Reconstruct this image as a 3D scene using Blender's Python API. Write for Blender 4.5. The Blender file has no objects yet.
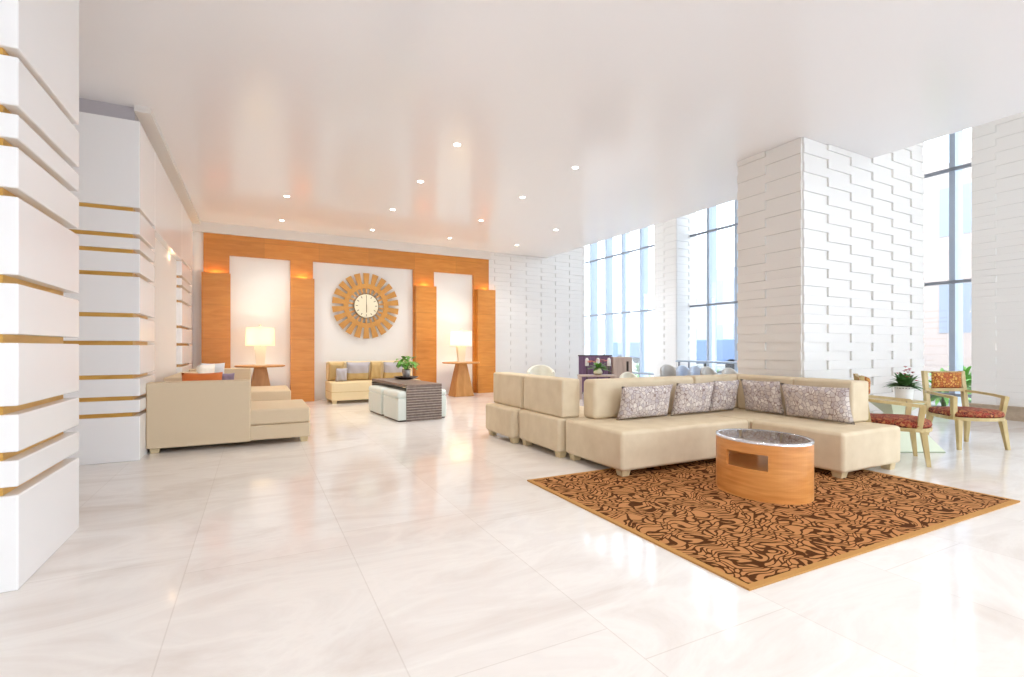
import bpy, bmesh, math, random
from mathutils import Vector, Matrix, noise
random.seed(7)
sc = bpy.context.scene
COL = sc.collection
PI = math.pi
R = math.radians

# ------------------------------------------------------------------ materials
def nt(name):
    m = bpy.data.materials.new(name); m.use_nodes = True
    t = m.node_tree; b = t.nodes['Principled BSDF']
    return m, t, b

def lin(c):
    return tuple((x / 12.92 if x <= .04045 else ((x + .055) / 1.055) ** 2.4) for x in [v / 255 for v in c]) + (1,)

def simple(name, rgb, rough=.5, metal=0, spec=.5, bump=None, vary=None):
    m, t, b = nt(name)
    b.inputs['Base Color'].default_value = lin(rgb)
    b.inputs['Roughness'].default_value = rough
    b.inputs['Metallic'].default_value = metal
    b.inputs['Specular IOR Level'].default_value = spec
    tc = t.nodes.new('ShaderNodeTexCoord')
    if vary:
        n = t.nodes.new('ShaderNodeTexNoise'); n.inputs['Scale'].default_value = vary[0]; n.inputs['Detail'].default_value = 3
        t.links.new(tc.outputs['Object'], n.inputs['Vector'])
        mx = t.nodes.new('ShaderNodeMix'); mx.data_type = 'RGBA'
        mx.inputs[6].default_value = lin(rgb); mx.inputs[7].default_value = lin(vary[1])
        t.links.new(n.outputs['Fac'], mx.inputs[0]); t.links.new(mx.outputs[2], b.inputs['Base Color'])
    if bump:
        n = t.nodes.new('ShaderNodeTexNoise'); n.inputs['Scale'].default_value = bump[0]; n.inputs['Detail'].default_value = 2
        t.links.new(tc.outputs['Object'], n.inputs['Vector'])
        bp = t.nodes.new('ShaderNodeBump'); bp.inputs['Strength'].default_value = bump[1]; bp.inputs['Distance'].default_value = .002
        t.links.new(n.outputs['Fac'], bp.inputs['Height']); t.links.new(bp.outputs['Normal'], b.inputs['Normal'])
    return m

def ramp(t, stops, interp='LINEAR'):
    r = t.nodes.new('ShaderNodeValToRGB'); r.color_ramp.interpolation = interp
    e = r.color_ramp.elements
    while len(e) > 1: e.remove(e[0])
    e[0].position = stops[0][0]; e[0].color = lin(stops[0][1])
    for p, c in stops[1:]:
        k = e.new(p); k.color = lin(c)
    return r

def mapping(t, scale=(1, 1, 1), loc=(0, 0, 0), rot=(0, 0, 0), src='Object'):
    tc = t.nodes.new('ShaderNodeTexCoord'); mp = t.nodes.new('ShaderNodeMapping')
    mp.inputs['Scale'].default_value = scale; mp.inputs['Location'].default_value = loc; mp.inputs['Rotation'].default_value = rot
    t.links.new(tc.outputs[src], mp.inputs['Vector'])
    return mp.outputs['Vector']

def math_node(t, op, a, b=None):
    n = t.nodes.new('ShaderNodeMath'); n.operation = op
    for i, v in enumerate((a, b)):
        if v is None: continue
        if isinstance(v, (int, float)): n.inputs[i].default_value = v
        else: t.links.new(v, n.inputs[i])
    return n.outputs[0]

def mix(t, f, a, b, mode='MIX'):
    n = t.nodes.new('ShaderNodeMix'); n.data_type = 'RGBA'; n.blend_type = mode
    for i, v in ((0, f), (6, a), (7, b)):
        if isinstance(v, (int, float)): n.inputs[i].default_value = v
        elif isinstance(v, tuple): n.inputs[i].default_value = v
        else: t.links.new(v, n.inputs[i])
    return n.outputs[2]

def wood(name, c1, c2, axis_scale, rough=.35, seams=None):
    m, t, b = nt(name)
    v = mapping(t, axis_scale)
    n = t.nodes.new('ShaderNodeTexNoise'); n.inputs['Scale'].default_value = 1; n.inputs['Detail'].default_value = 5; n.inputs['Distortion'].default_value = .6
    t.links.new(v, n.inputs['Vector'])
    r = ramp(t, [(.3, c1), (.7, c2)]); t.links.new(n.outputs['Fac'], r.inputs['Fac'])
    col = r.outputs['Color']
    if seams:
        w, h, dark = seams
        vv = mapping(t, (1, 1, 1), rot=(R(90), 0, 0))
        br = t.nodes.new('ShaderNodeTexBrick'); br.offset = 0
        br.inputs['Scale'].default_value = 1; br.inputs['Brick Width'].default_value = w; br.inputs['Row Height'].default_value = h
        br.inputs['Mortar Size'].default_value = .006; br.inputs['Bias'].default_value = 0
        br.inputs['Color1'].default_value = (1, 1, 1, 1); br.inputs['Color2'].default_value = (.86, .84, .82, 1); br.inputs['Mortar'].default_value = (dark, dark, dark, 1)
        t.links.new(vv, br.inputs['Vector'])
        col = mix(t, 1.0, col, br.outputs['Color'], 'MULTIPLY')
    t.links.new(col, b.inputs['Base Color'])
    b.inputs['Roughness'].default_value = rough
    return m

M = {}
M['wood_wall'] = wood('orange_veneer', (206, 130, 48), (222, 150, 66), (2.2, 2.2, 14), .38, (1.2, .74, .78))
M['wood_table'] = wood('honey_veneer', (206, 132, 62), (230, 162, 92), (2.5, 2.5, 26), .3)
M['wood_side'] = wood('side_table_wood', (186, 128, 66), (212, 156, 92), (8, 8, 2), .4)
M['wood_pale'] = wood('pale_oak', (182, 158, 104), (206, 184, 132), (12, 12, 3), .4)
M['wood_grey'] = wood('grey_brown_wood', (104, 88, 80), (136, 118, 108), (20, 2, 20), .4)
M['wood_grey_light'] = wood('grey_slat_gap', (176, 164, 152), (196, 186, 176), (20, 2, 20), .5)
M['feet'] = wood('foot_wood', (206, 184, 140), (224, 204, 164), (12, 12, 3), .4)
M['white_panel'] = simple('white_lacquer', (243, 241, 240), .22)
M['plaster'] = simple('warm_white_plaster', (240, 232, 224), .6, vary=(1.5, (236, 228, 220)))
M['niche'] = simple('white_niche_panel', (242, 240, 236), .5)
M['gold'] = wood('gold_core', (198, 146, 62), (220, 172, 88), (3, 3, 20), .3)
M['trim'] = simple('trim_grey', (226, 220, 214), .6)
M['cap_grey'] = simple('cap_grey', (186, 180, 184), .6)
M['brick'] = simple('white_relief_tile', (234, 231, 227), .24)
M['fabric_l'] = simple('oatmeal_linen', (224, 204, 176), .9, spec=.2, bump=(260, .5), vary=(160, (208, 186, 152)))
M['fabric_c'] = simple('cream_suede', (230, 214, 186), .85, spec=.25, bump=(60, .25), vary=(6, (208, 188, 156)))
M['fabric_b'] = simple('cream_bench_fabric', (236, 218, 178), .85, spec=.2, bump=(120, .3), vary=(6, (226, 206, 164)))
M['leather_w'] = simple('white_leather', (228, 234, 228), .4, vary=(6, (220, 228, 220)))
M['orange'] = simple('orange_satin', (222, 120, 44), .55, vary=(8, (206, 102, 32)))
M['white_cloth'] = simple('white_cloth', (240, 236, 228), .8, bump=(90, .3))
M['blue_cloth'] = simple('pale_blue_cloth', (206, 214, 230), .7, vary=(5, (232, 230, 226)))
M['purple_cloth'] = simple('mauve_cloth', (140, 124, 146), .8, bump=(90, .3))
M['tan_cloth'] = simple('tan_cloth', (206, 178, 124), .8, bump=(90, .3), vary=(12, (190, 160, 108)))
M['grey_cloth'] = simple('grey_cloth', (186, 182, 188), .8, bump=(90, .3))
M['ceramic'] = simple('white_ceramic', (240, 238, 234), .2)
M['cream_ceramic'] = simple('cream_ceramic', (240, 230, 206), .3)
M['stone'] = simple('brown_stone', (196, 178, 156), .4, vary=(14, (160, 138, 116)))
M['leaf'] = simple('leaf_green', (84, 146, 52), .5, vary=(18, (130, 186, 80)))
M['leaf_dark'] = simple('leaf_dark_green', (56, 100, 50), .5, vary=(18, (104, 146, 76)))
M['stem'] = simple('stem_green', (90, 110, 60), .6)
M['soil'] = simple('soil', (50, 36, 26), .9)
M['petal_red'] = simple('red_bract', (190, 66, 72), .5)
M['petal_orange'] = simple('orange_petal', (232, 120, 74), .5)
M['petal_pink'] = simple('pink_petal', (234, 150, 150), .5)
M['metal'] = simple('brushed_steel', (190, 190, 192), .3, 1)
M['dark'] = simple('dark_brown', (52, 34, 30), .3)
M['black'] = simple('black', (30, 28, 28), .4)
M['frame'] = simple('window_frame_pale', (176, 190, 208), .4)
M['frame_dark'] = simple('transom_grey', (140, 146, 156), .4)
M['rail'] = simple('dull_rail', (160, 160, 150), .4, .5)
M['gilt'] = simple('gilt_clock', (190, 136, 58), .45, .15, vary=(9, (206, 148, 74)))
M['gilt_dark'] = simple('gilt_dark', (112, 84, 44), .5)
M['face'] = simple('clock_face', (240, 232, 204), .5)
M['purple'] = wood('purple_panel', (104, 76, 108), (140, 108, 140), (30, 30, 2), .4)
M['cabinet'] = wood('taupe_cabinet', (182, 160, 148), (204, 184, 172), (20, 20, 2), .4)
M['chair_blue'] = simple('blue_grey_upholstery', (206, 218, 236), .7)
M['chair_taupe'] = simple('taupe_upholstery', (204, 200, 194), .7)
M['chair_pale'] = simple('pale_upholstery', (232, 230, 216), .7)
M['pave'] = simple('pale_paving', (150, 150, 146), .8, vary=(.6, (130, 130, 128)))
M['facade'] = simple('pale_facade', (190, 188, 190), .8, vary=(.5, (180, 178, 182)))
M['facade_pink'] = simple('pink_facade', (190, 174, 167), .8)
M['facade_win'] = simple('facade_window', (150, 158, 172), .3)
M['vehicle_blue'] = simple('blue_paint', (104, 128, 170), .35)
M['vehicle_white'] = simple('white_paint', (190, 192, 194), .35)
M['tyre'] = simple('tyre', (40, 40, 42), .7)
M['pedestal'] = simple('pale_green_lacquer', (214, 220, 196), .15, spec=.6)
M['pedestal_dark'] = simple('green_edge', (150, 160, 132), .3)

def mat_glass(name, tint=(.97, .99, 1), refl=.07):
    m = bpy.data.materials.new(name); m.use_nodes = True; t = m.node_tree; t.nodes.clear()
    o = t.nodes.new('ShaderNodeOutputMaterial'); tr = t.nodes.new('ShaderNodeBsdfTransparent'); g = t.nodes.new('ShaderNodeBsdfGlossy')
    tr.inputs[0].default_value = (*tint, 1); g.inputs['Roughness'].default_value = .02
    mx = t.nodes.new('ShaderNodeMixShader'); mx.inputs[0].default_value = refl
    t.links.new(tr.outputs[0], mx.inputs[1]); t.links.new(g.outputs[0], mx.inputs[2]); t.links.new(mx.outputs[0], o.inputs[0])
    return m
M['glass'] = mat_glass('window_glass')
M['table_glass'] = mat_glass('table_glass', (.85, .9, .9), .6)

def mat_emit(name, rgb, s):
    m = bpy.data.materials.new(name); m.use_nodes = True; t = m.node_tree; t.nodes.clear()
    o = t.nodes.new('ShaderNodeOutputMaterial'); e = t.nodes.new('ShaderNodeEmission')
    e.inputs[0].default_value = lin(rgb); e.inputs[1].default_value = s; t.links.new(e.outputs[0], o.inputs[0]); return m
M['lens'] = mat_emit('downlight_lens', (255, 250, 240), 14)
M['bulb'] = mat_emit('warm_bulb', (255, 214, 150), 8)

def mat_shade():
    m, t, b = nt('linen_lampshade')
    b.inputs['Base Color'].default_value = lin((250, 244, 230)); b.inputs['Roughness'].default_value = .8
    tl = t.nodes.new('ShaderNodeBsdfTranslucent'); tl.inputs[0].default_value = lin((255, 246, 228))
    mx = t.nodes.new('ShaderNodeMixShader'); mx.inputs[0].default_value = .6
    o = t.nodes['Material Output']
    t.links.new(b.outputs[0], mx.inputs[1]); t.links.new(tl.outputs[0], mx.inputs[2]); t.links.new(mx.outputs[0], o.inputs[0])
    return m
M['shade'] = mat_shade()

def mat_floor():
    m, t, b = nt('polished_marble')
    v = mapping(t, (1, 1, 1), rot=(0, 0, R(90)), loc=(1.605, -.54, 0))
    br = t.nodes.new('ShaderNodeTexBrick'); br.offset = .141; br.offset_frequency = 2; br.squash = 1
    for k, x in (('Scale', 1), ('Brick Width', 1.81), ('Row Height', .905), ('Mortar Size', .0035), ('Bias', 0), ('Mortar Smooth', .3)): br.inputs[k].default_value = x
    br.inputs['Color1'].default_value = (1, 1, 1, 1); br.inputs['Color2'].default_value = (.95, .94, .93, 1); br.inputs['Mortar'].default_value = (.86, .84, .82, 1)
    t.links.new(v, br.inputs['Vector'])
    v2 = mapping(t, (.8, 1.9, 1), rot=(0, 0, R(-20)))
    n = t.nodes.new('ShaderNodeTexNoise'); n.inputs['Scale'].default_value = 1.0; n.inputs['Detail'].default_value = 8; n.inputs['Roughness'].default_value = .62; n.inputs['Distortion'].default_value = 1.3
    t.links.new(v2, n.inputs['Vector'])
    r = ramp(t, [(.28, (224, 215, 208)), (.45, (235, 229, 224)), (.52, (240, 235, 230)), (.6, (234, 228, 223)), (.75, (241, 236, 232))])
    t.links.new(n.outputs['Fac'], r.inputs['Fac'])
    c = mix(t, 1.0, r.outputs['Color'], br.outputs['Color'], 'MULTIPLY')
    t.links.new(c, b.inputs['Base Color'])
    b.inputs['Roughness'].default_value = .09
    b.inputs['Specular IOR Level'].default_value = .42
    n2 = t.nodes.new('ShaderNodeTexNoise'); n2.inputs['Scale'].default_value = 2.2; n2.inputs['Detail'].default_value = 1
    bp = t.nodes.new('ShaderNodeBump'); bp.inputs['Strength'].default_value = .06; bp.inputs['Distance'].default_value = .02
    t.links.new(n2.outputs['Fac'], bp.inputs['Height']); t.links.new(bp.outputs['Normal'], b.inputs['Normal'])
    return m
M['floor'] = mat_floor()

def mat_ceiling():
    m, t, b = nt('satin_ceiling')
    b.inputs['Base Color'].default_value = lin((238, 236, 237)); b.inputs['Roughness'].default_value = .17
    b.inputs['Specular IOR Level'].default_value = .36
    return m
M['ceiling'] = mat_ceiling()

def mat_rug():
    m, t, b = nt('rug_pattern')
    v = mapping(t, (1, 1, 1))
    n = t.nodes.new('ShaderNodeTexNoise'); n.inputs['Scale'].default_value = 3.6; n.inputs['Detail'].default_value = 1.0
    t.links.new(v, n.inputs['Vector'])
    wp = t.nodes.new('ShaderNodeVectorMath'); wp.operation = 'MULTIPLY_ADD'; wp.inputs[1].default_value = (.55, .55, 0)
    t.links.new(n.outputs['Color'], wp.inputs[0]); t.links.new(v, wp.inputs[2])
    st = t.nodes.new('ShaderNodeMapping'); st.inputs['Scale'].default_value = (1, 2.3, 1); st.inputs['Rotation'].default_value = (0, 0, R(25))
    t.links.new(wp.outputs[0], st.inputs['Vector'])
    vo = t.nodes.new('ShaderNodeTexVoronoi'); vo.inputs['Scale'].default_value = 9.5; vo.feature = 'DISTANCE_TO_EDGE'; vo.voronoi_dimensions = '2D'
    t.links.new(st.outputs[0], vo.inputs['Vector'])
    s2 = vo.outputs['Distance']
    r = ramp(t, [(.115, (80, 46, 18)), (.155, (188, 136, 88))])
    t.links.new(s2, r.inputs['Fac'])
    n3 = t.nodes.new('ShaderNodeTexNoise'); n3.inputs['Scale'].default_value = 1.2
    c = mix(t, n3.outputs['Fac'], r.outputs['Color'], mix(t, 1.0, r.outputs['Color'], (1.0, .86, .74, 1), 'MULTIPLY'))
    t.links.new(c, b.inputs['Base Color']); b.inputs['Roughness'].default_value = .95; b.inputs['Specular IOR Level'].default_value = .1
    bp = t.nodes.new('ShaderNodeBump'); bp.inputs['Strength'].default_value = .25; bp.inputs['Distance'].default_value = .003
    t.links.new(s2, bp.inputs['Height']); t.links.new(bp.outputs['Normal'], b.inputs['Normal'])
    return m
M['rug'] = mat_rug()
M['rug_edge'] = simple('rug_border', (190, 142, 84), .95, spec=.1, bump=(200, .5))

def mat_pebble(name, cols, edge, scale, w=.07):
    m, t, b = nt(name)
    v = mapping(t, (1, 1, .85))
    ns = t.nodes.new('ShaderNodeTexNoise'); ns.inputs['Scale'].default_value = 9
    t.links.new(v, ns.inputs['Vector'])
    add = t.nodes.new('ShaderNodeVectorMath'); add.operation = 'MULTIPLY_ADD'; add.inputs[1].default_value = (.03, .03, .03)
    t.links.new(ns.outputs['Color'], add.inputs[0]); t.links.new(v, add.inputs[2])
    a = t.nodes.new('ShaderNodeTexVoronoi'); a.inputs['Scale'].default_value = scale; a.inputs['Randomness'].default_value = .85
    e = t.nodes.new('ShaderNodeTexVoronoi'); e.feature = 'DISTANCE_TO_EDGE'; e.inputs['Scale'].default_value = scale; e.inputs['Randomness'].default_value = .85
    t.links.new(add.outputs[0], a.inputs['Vector']); t.links.new(add.outputs[0], e.inputs['Vector'])
    sp = t.nodes.new('ShaderNodeSeparateColor'); t.links.new(a.outputs['Color'], sp.inputs[0])
    r = ramp(t, [(i / max(1, len(cols) - 1), c) for i, c in enumerate(cols)]); t.links.new(sp.outputs[0], r.inputs['Fac'])
    f = math_node(t, 'LESS_THAN', e.outputs['Distance'], w)
    c = mix(t, f, r.outputs['Color'], lin(edge))
    t.links.new(c, b.inputs['Base Color']); b.inputs['Roughness'].default_value = .8
    return m
M['pebble'] = mat_pebble('pebble_print', [(186, 174, 174), (228, 220, 212), (198, 186, 182), (214, 202, 192), (182, 172, 178)], (150, 130, 124), 24, .05)
M['chair_print'] = mat_pebble('red_gold_print', [(104, 18, 16), (150, 44, 28), (84, 12, 14), (200, 130, 76)], (168, 96, 58), 40, .06)
M['chair_print_gold'] = mat_pebble('gold_red_print', [(206, 150, 66), (216, 164, 84), (190, 120, 50), (176, 84, 40)], (150, 70, 34), 34, .09)

# ------------------------------------------------------------------ helpers
def link(name, bm, mats, parent=None, smooth=False, loc=None, rz=0):
    me = bpy.data.meshes.new(name)
    bmesh.ops.recalc_face_normals(bm, faces=bm.faces[:])
    bm.to_mesh(me); bm.free()
    if smooth:
        for p in me.polygons: p.use_smooth = True
    for mm in (mats if isinstance(mats, (list, tuple)) else [mats]): me.materials.append(M[mm] if isinstance(mm, str) else mm)
    o = bpy.data.objects.new(name, me); COL.objects.link(o)
    if parent: o.parent = parent
    if loc: o.location = loc
    if rz: o.rotation_euler = (0, 0, rz)
    if smooth:
        mo = o.modifiers.new('n', 'WEIGHTED_NORMAL'); mo.keep_sharp = True
    return o

def tag(o, label, cat, group=None, kind=None):
    o['label'] = label; o['category'] = cat
    if group: o['group'] = group
    if kind: o['kind'] = kind
    return o

def thing(name, label, cat, loc=(0, 0, 0), rz=0, group=None):
    o = bpy.data.objects.new(name, None); COL.objects.link(o); o.empty_display_size = .1
    o.location = loc; o.rotation_euler = (0, 0, rz)
    return tag(o, label, cat, group)

def struct(o): o['kind'] = 'structure'; return o

def semp(name, loc=(0, 0, 0), rz=0):
    o = bpy.data.objects.new(name, None); COL.objects.link(o); o.location = loc; o.rotation_euler = (0, 0, rz); return struct(o)

def copy_tree(o, parent=None):
    c = o.copy(); COL.objects.link(c)
    if parent: c.parent = parent
    for ch in list(o.children): copy_tree(ch, c)
    return c

def box(bm, x0, x1, y0, y1, z0, z1, bev=0, seg=2, mi=0):
    b2 = bmesh.new()
    vs = [b2.verts.new((x, y, z)) for x in (x0, x1) for y in (y0, y1) for z in (z0, z1)]
    for f in ((0, 1, 3, 2), (4, 6, 7, 5), (0, 4, 5, 1), (2, 3, 7, 6), (0, 2, 6, 4), (1, 5, 7, 3)): b2.faces.new([vs[i] for i in f])
    bmesh.ops.recalc_face_normals(b2, faces=b2.faces[:])
    if bev: bmesh.ops.bevel(b2, geom=b2.edges[:], offset=bev, segments=seg, profile=.5, affect='EDGES')
    for f in b2.faces: f.material_index = mi
    me = bpy.data.meshes.new('tmp'); b2.to_mesh(me); b2.free(); bm.from_mesh(me); bpy.data.meshes.remove(me)
    return bm

def B(*a, **k): return box(bmesh.new(), *a, **k)

def prism(bm, pts, z0, z1, mi=0):
    a = [bm.verts.new((x, y, z0)) for x, y in pts]; b = [bm.verts.new((x, y, z1)) for x, y in pts]
    n = len(pts); fs = [bm.faces.new(a[::-1]), bm.faces.new(b)]
    for i in range(n): fs.append(bm.faces.new((a[i], a[(i + 1) % n], b[(i + 1) % n], b[i])))
    for f in fs: f.material_index = mi
    return bm

def lathe(bm, prof, n=32, cx=0, cy=0, mi=0, sx=1, sy=1, cap=True):
    rings = []
    for r, z in prof:
        rings.append([bm.verts.new((cx + sx * r * math.cos(2 * PI * i / n), cy + sy * r * math.sin(2 * PI * i / n), z)) for i in range(n)])
    fs = []
    for a, b in zip(rings, rings[1:]):
        for i in range(n): fs.append(bm.faces.new((a[i], a[(i + 1) % n], b[(i + 1) % n], b[i])))
    if cap:
        fs.append(bm.faces.new(rings[0][::-1])); fs.append(bm.faces.new(rings[-1]))
    for f in fs: f.material_index = mi
    return bm

def tube(bm, pts, radii, n=8, sx=1.0):
    pts = [Vector(p) for p in pts]
    if not isinstance(radii, (list, tuple)): radii = [radii] * len(pts)
    prev = None; rings = []
    for i, p in enumerate(pts):
        d = (pts[min(i + 1, len(pts) - 1)] - pts[max(i - 1, 0)]).normalized()
        up = Vector((0, 0, 1)) if abs(d.z) < .95 else Vector((1, 0, 0))
        if prev is None: a = d.cross(up).normalized()
        else: a = (prev - d * prev.dot(d)).normalized()
        b = d.cross(a).normalized(); prev = a
        rings.append([bm.verts.new(p + (a * math.cos(2 * PI * (k + .5) / n) * sx + b * math.sin(2 * PI * (k + .5) / n)) * radii[i]) for k in range(n)])
    for q, w in zip(rings, rings[1:]):
        for k in range(n): bm.faces.new((q[k], q[(k + 1) % n], w[(k + 1) % n], w[k]))
    bm.faces.new(rings[0][::-1]); bm.faces.new(rings[-1])
    return bm

def leg_taper(bm, top, bot, w0, w1, d0=None, d1=None):
    d0 = d0 or w0; d1 = d1 or w1
    a = [bm.verts.new((top[0] + sx * w0 / 2, top[1] + sy * d0 / 2, top[2])) for sx, sy in ((-1, -1), (1, -1), (1, 1), (-1, 1))]
    b = [bm.verts.new((bot[0] + sx * w1 / 2, bot[1] + sy * d1 / 2, bot[2])) for sx, sy in ((-1, -1), (1, -1), (1, 1), (-1, 1))]
    bm.faces.new(a); bm.faces.new(b[::-1])
    for i in range(4): bm.faces.new((a[i], b[i], b[(i + 1) % 4], a[(i + 1) % 4]))
    return bm

def pillow_bm(w, h, t, dent=.06, n=14):
    """pillow standing in the local XZ plane, bottom at z=0"""
    bm = bmesh.new(); grid = {}
    for side in (-1, 1):
        for i in range(n + 1):
            for j in range(n + 1):
                a = -1 + 2 * i / n; b = -1 + 2 * j / n
                edge = (i in (0, n)) or (j in (0, n))
                if edge and side == 1: grid[(side, i, j)] = grid[(-1, i, j)]; continue
                px = a * (1 - dent * (1 - b * b) * abs(a)) ; pz = b * (1 - dent * (1 - a * a) * abs(b))
                th = ((1 - a ** 4) * (1 - b ** 4)) ** .45
                wob = .006 * math.sin(7 * a + 3 * b) * th
                grid[(side, i, j)] = bm.verts.new((px * w / 2, side * t / 2 * th + wob, (pz + 1) * h / 2))
    for side in (-1, 1):
        for i in range(n):
            for j in range(n):
                bm.faces.new((grid[(side, i, j)], grid[(side, i + 1, j)], grid[(side, i + 1, j + 1)], grid[(side, i, j + 1)]))
    return bm

def pillow(name, w, h, t, mat, loc, rz, tilt, label, group, cat='pillow', roll=0):
    o = link(name, pillow_bm(w, h, t), mat, None, True)
    o.location = loc; o.rotation_mode = 'ZXY' ; o.rotation_mode = 'XYZ'
    o.rotation_euler = (Matrix.Rotation(rz, 3, 'Z') @ Matrix.Rotation(-tilt, 3, 'X') @ Matrix.Rotation(roll, 3, 'Y')).to_euler()
    return tag(o, label, cat, group)

# ------------------------------------------------------------------ shell
CZ = 4.05
struct(link('floor', B(-7, 16.6 - 3.6, -8, 20, -.2, 0), 'floor'))
bm = bmesh.new(); box(bm, -7, 7.99, -8, 20, CZ, CZ + .45)
struct(link('ceiling', bm, 'ceiling'))
struct(link('ceiling_atrium', B(7.99, 13.2, -8, 20, 7.6, 7.8), 'plaster'))
struct(link('wall_upper', B(7.69, 7.99, -8, 20, CZ + .45, 7.6), 'plaster'))

# left side: striped columns, header, recesses
GAPS = [2.87, 2.565, 2.39, 2.125, 1.662, 1.345, .962, .717, .531]
def striped_column(name, x0, x1, y0, y1, ztop):
    root = semp(name)
    g = .023; last = 0
    bm = bmesh.new()
    for z in sorted(GAPS):
        box(bm, x0, x1, y0, y1, last + (.0 if last == 0 else g), z - g, .008, 2); last = z
    box(bm, x0, x1, y0, y1, last + g, ztop, .008, 2)
    struct(link('stacked_panels', bm, 'white_panel', root))
    bm = bmesh.new()
    for z in GAPS: box(bm, x0 + .05, x1 - .07, y0 + .03, y1 - .07, z - g - .01, z + g + .01)
    struct(link('gold_strip', bm, 'gold', root))
    return root
striped_column('trim_1', -2.35, -1.13, 3.58, 4.62, CZ)
c2 = striped_column('trim_2', -2.35, -1.186, 7.05, 8.025, 3.885)
struct(link('recessed_cap', B(-2.3, -1.24, 7.1, 8.02, 3.885, CZ), 'cap_grey', c2))
striped_column('trim_3', -2.35, -1.186, 10.73, 12.31, 3.885)
bm = bmesh.new()
box(bm, -2.35, -1.186, 8.03, 10.725, 2.85, 3.885, .006)
struct(link('trim_4', bm, 'white_panel'))
struct(link('trim_5', B(-2.35, -1.235, 8.03, 12.31, 3.885, CZ), 'trim'))
struct(link('trim_6', B(-1.235, -1.08, 7.03, 12.86, 3.985, CZ), 'trim'))
struct(link('wall_recess', B(-2.35, -1.27, 8.0, 10.75, 0, 2.85), 'plaster'))
struct(link('wall_left', B(-7, -2.35, -8, 13.6, 0, CZ), 'plaster'))
struct(link('wall_corner', B(-2.35, -1.24, 12.31, 12.95, 0, CZ), 'plaster'))

# relief-tile faces -------------------------------------------------------
def relief(bm, org, ud, nd, width, z0, z1, L=1.07, h=.124, bulge=.027, off=0.0, seg=8):
    org = Vector(org); ud = Vector(ud); nd = Vector(nd)
    rows = int(math.ceil((z1 - z0) / h))
    for r in range(rows):
        a = z0 + r * h; b = min(z1, a + h)
        start = -L + off + (L / 2 if r % 2 else 0)
        k = 0
        while start + k * L < width - 1e-4:
            s0 = start + k * L; s1 = s0 + L; k += 1
            c0, c1 = max(0, s0), min(width, s1)
            if c1 - c0 < .01: continue
            pts = []
            for i in range(seg + 1):
                s = c0 + (c1 - c0) * i / seg; tt = (s - s0) / L
                pts.append((s, .003 + bulge * (1 - tt) * (1 + .55 * tt)))
            front_a = [bm.verts.new(org + ud * s + nd * d + Vector((0, 0, a + .0015))) for s, d in pts]
            front_b = [bm.verts.new(org + ud * s + nd * d + Vector((0, 0, b - .0015))) for s, d in pts]
            back_a = [bm.verts.new(org + ud * s + Vector((0, 0, a + .0015))) for s, d in pts]
            back_b = [bm.verts.new(org + ud * s + Vector((0, 0, b - .0015))) for s, d in pts]
            for i in range(seg):
                bm.faces.new((front_a[i], front_a[i + 1], front_b[i + 1], front_b[i]))
                bm.faces.new((back_a[i], back_a[i + 1], front_a[i + 1], front_a[i]))
                bm.faces.new((front_b[i], front_b[i + 1], back_b[i + 1], back_b[i]))
            bm.faces.new((back_a[0], front_a[0], front_b[0], back_b[0]))
            bm.faces.new((front_a[-1], back_a[-1], back_b[-1], front_b[-1]))

def tiled_block(name, x0, x1, y0, y1, z1, faces, off=0):
    bm = bmesh.new()
    zc = z1
    box(bm, x0, x1, y0, y1, 0, zc)
    for f in faces:
        if f == '-y': relief(bm, (x0, y0, 0), (1, 0, 0), (0, -1, 0), x1 - x0, 0, zc, off=off, bulge=.018)
        if f == '-x': relief(bm, (x0, y0, 0), (0, 1, 0), (-1, 0, 0), y1 - y0, 0, zc, off=off, bulge=.022)
    return struct(link(name, bm, 'brick'))
# pillar: part under the slab and part in the atrium
bm = bmesh.new()
box(bm, 6.38, 7.985, 4.12, 5.10, 0, CZ - .002); box(bm, 7.985, 9.43, 4.12, 5.10, 0, 7.55)
relief(bm, (6.38, 4.12, 0), (1, 0, 0), (0, -1, 0), 1.605, 0, CZ - .002, off=.53)
relief(bm, (7.985, 4.12, 0), (1, 0, 0), (0, -1, 0), 1.445, 0, 5.8, off=.53 - 1.605 + 1.07)
relief(bm, (6.38, 4.12, 0), (0, 1, 0), (-1, 0, 0), .98, 0, CZ - .002, off=.52)
struct(link('wall_pillar', bm, 'brick'))
tiled_block('wall_window_pier', 12.0, 12.87, 11.9, 12.9, 7.55, ('-y', '-x'))
tiled_block('wall_right', 12.0, 12.9, .6, 4.46, 7.55, ('-x',), off=.3)
bm = bmesh.new()
box(bm, 11.9, 11.96, .6, 4.46, 0, .24); box(bm, 11.88, 11.99, .6, 4.46, .22, .25)
struct(link('baseboard_right', bm, 'stone'))

# windows -----------------------------------------------------------------
def window_run(name, y0, y1, ymull):
    root = semp(name)
    X = 12.6
    bm = bmesh.new()
    for y in ymull: box(bm, X, X + .34, y - .05, y + .05, 0, 7.55)
    struct(link('window_frame', bm, 'frame', root))
    bm = bmesh.new()
    for z in (.33, 2.62, 4.91, 7.2):
        box(bm, X - .04, X + .05, y0, y1, z - .03, z + .03)
    struct(link('transom', bm, 'frame_dark', root))
    bm = bmesh.new()
    ys = [y0] + list(ymull) + [y1]
    for a, b in zip(ys, ys[1:]):
        if b - a > .1: box(bm, X + .055, X + .065, a + .042, b - .042, .16, 7.46)
    struct(link('window_glass', bm, 'glass', root))
window_run('window_1', 12.9, 19.9, [13.24 + 1.03 * k for k in range(7)])
window_run('window_2', 4.46, 11.9, [5.0 + 1.03 * k for k in range(7)])
window_run('window_3', -8, .6, [-7.5 + 1.03 * k for k in range(8)])
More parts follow.
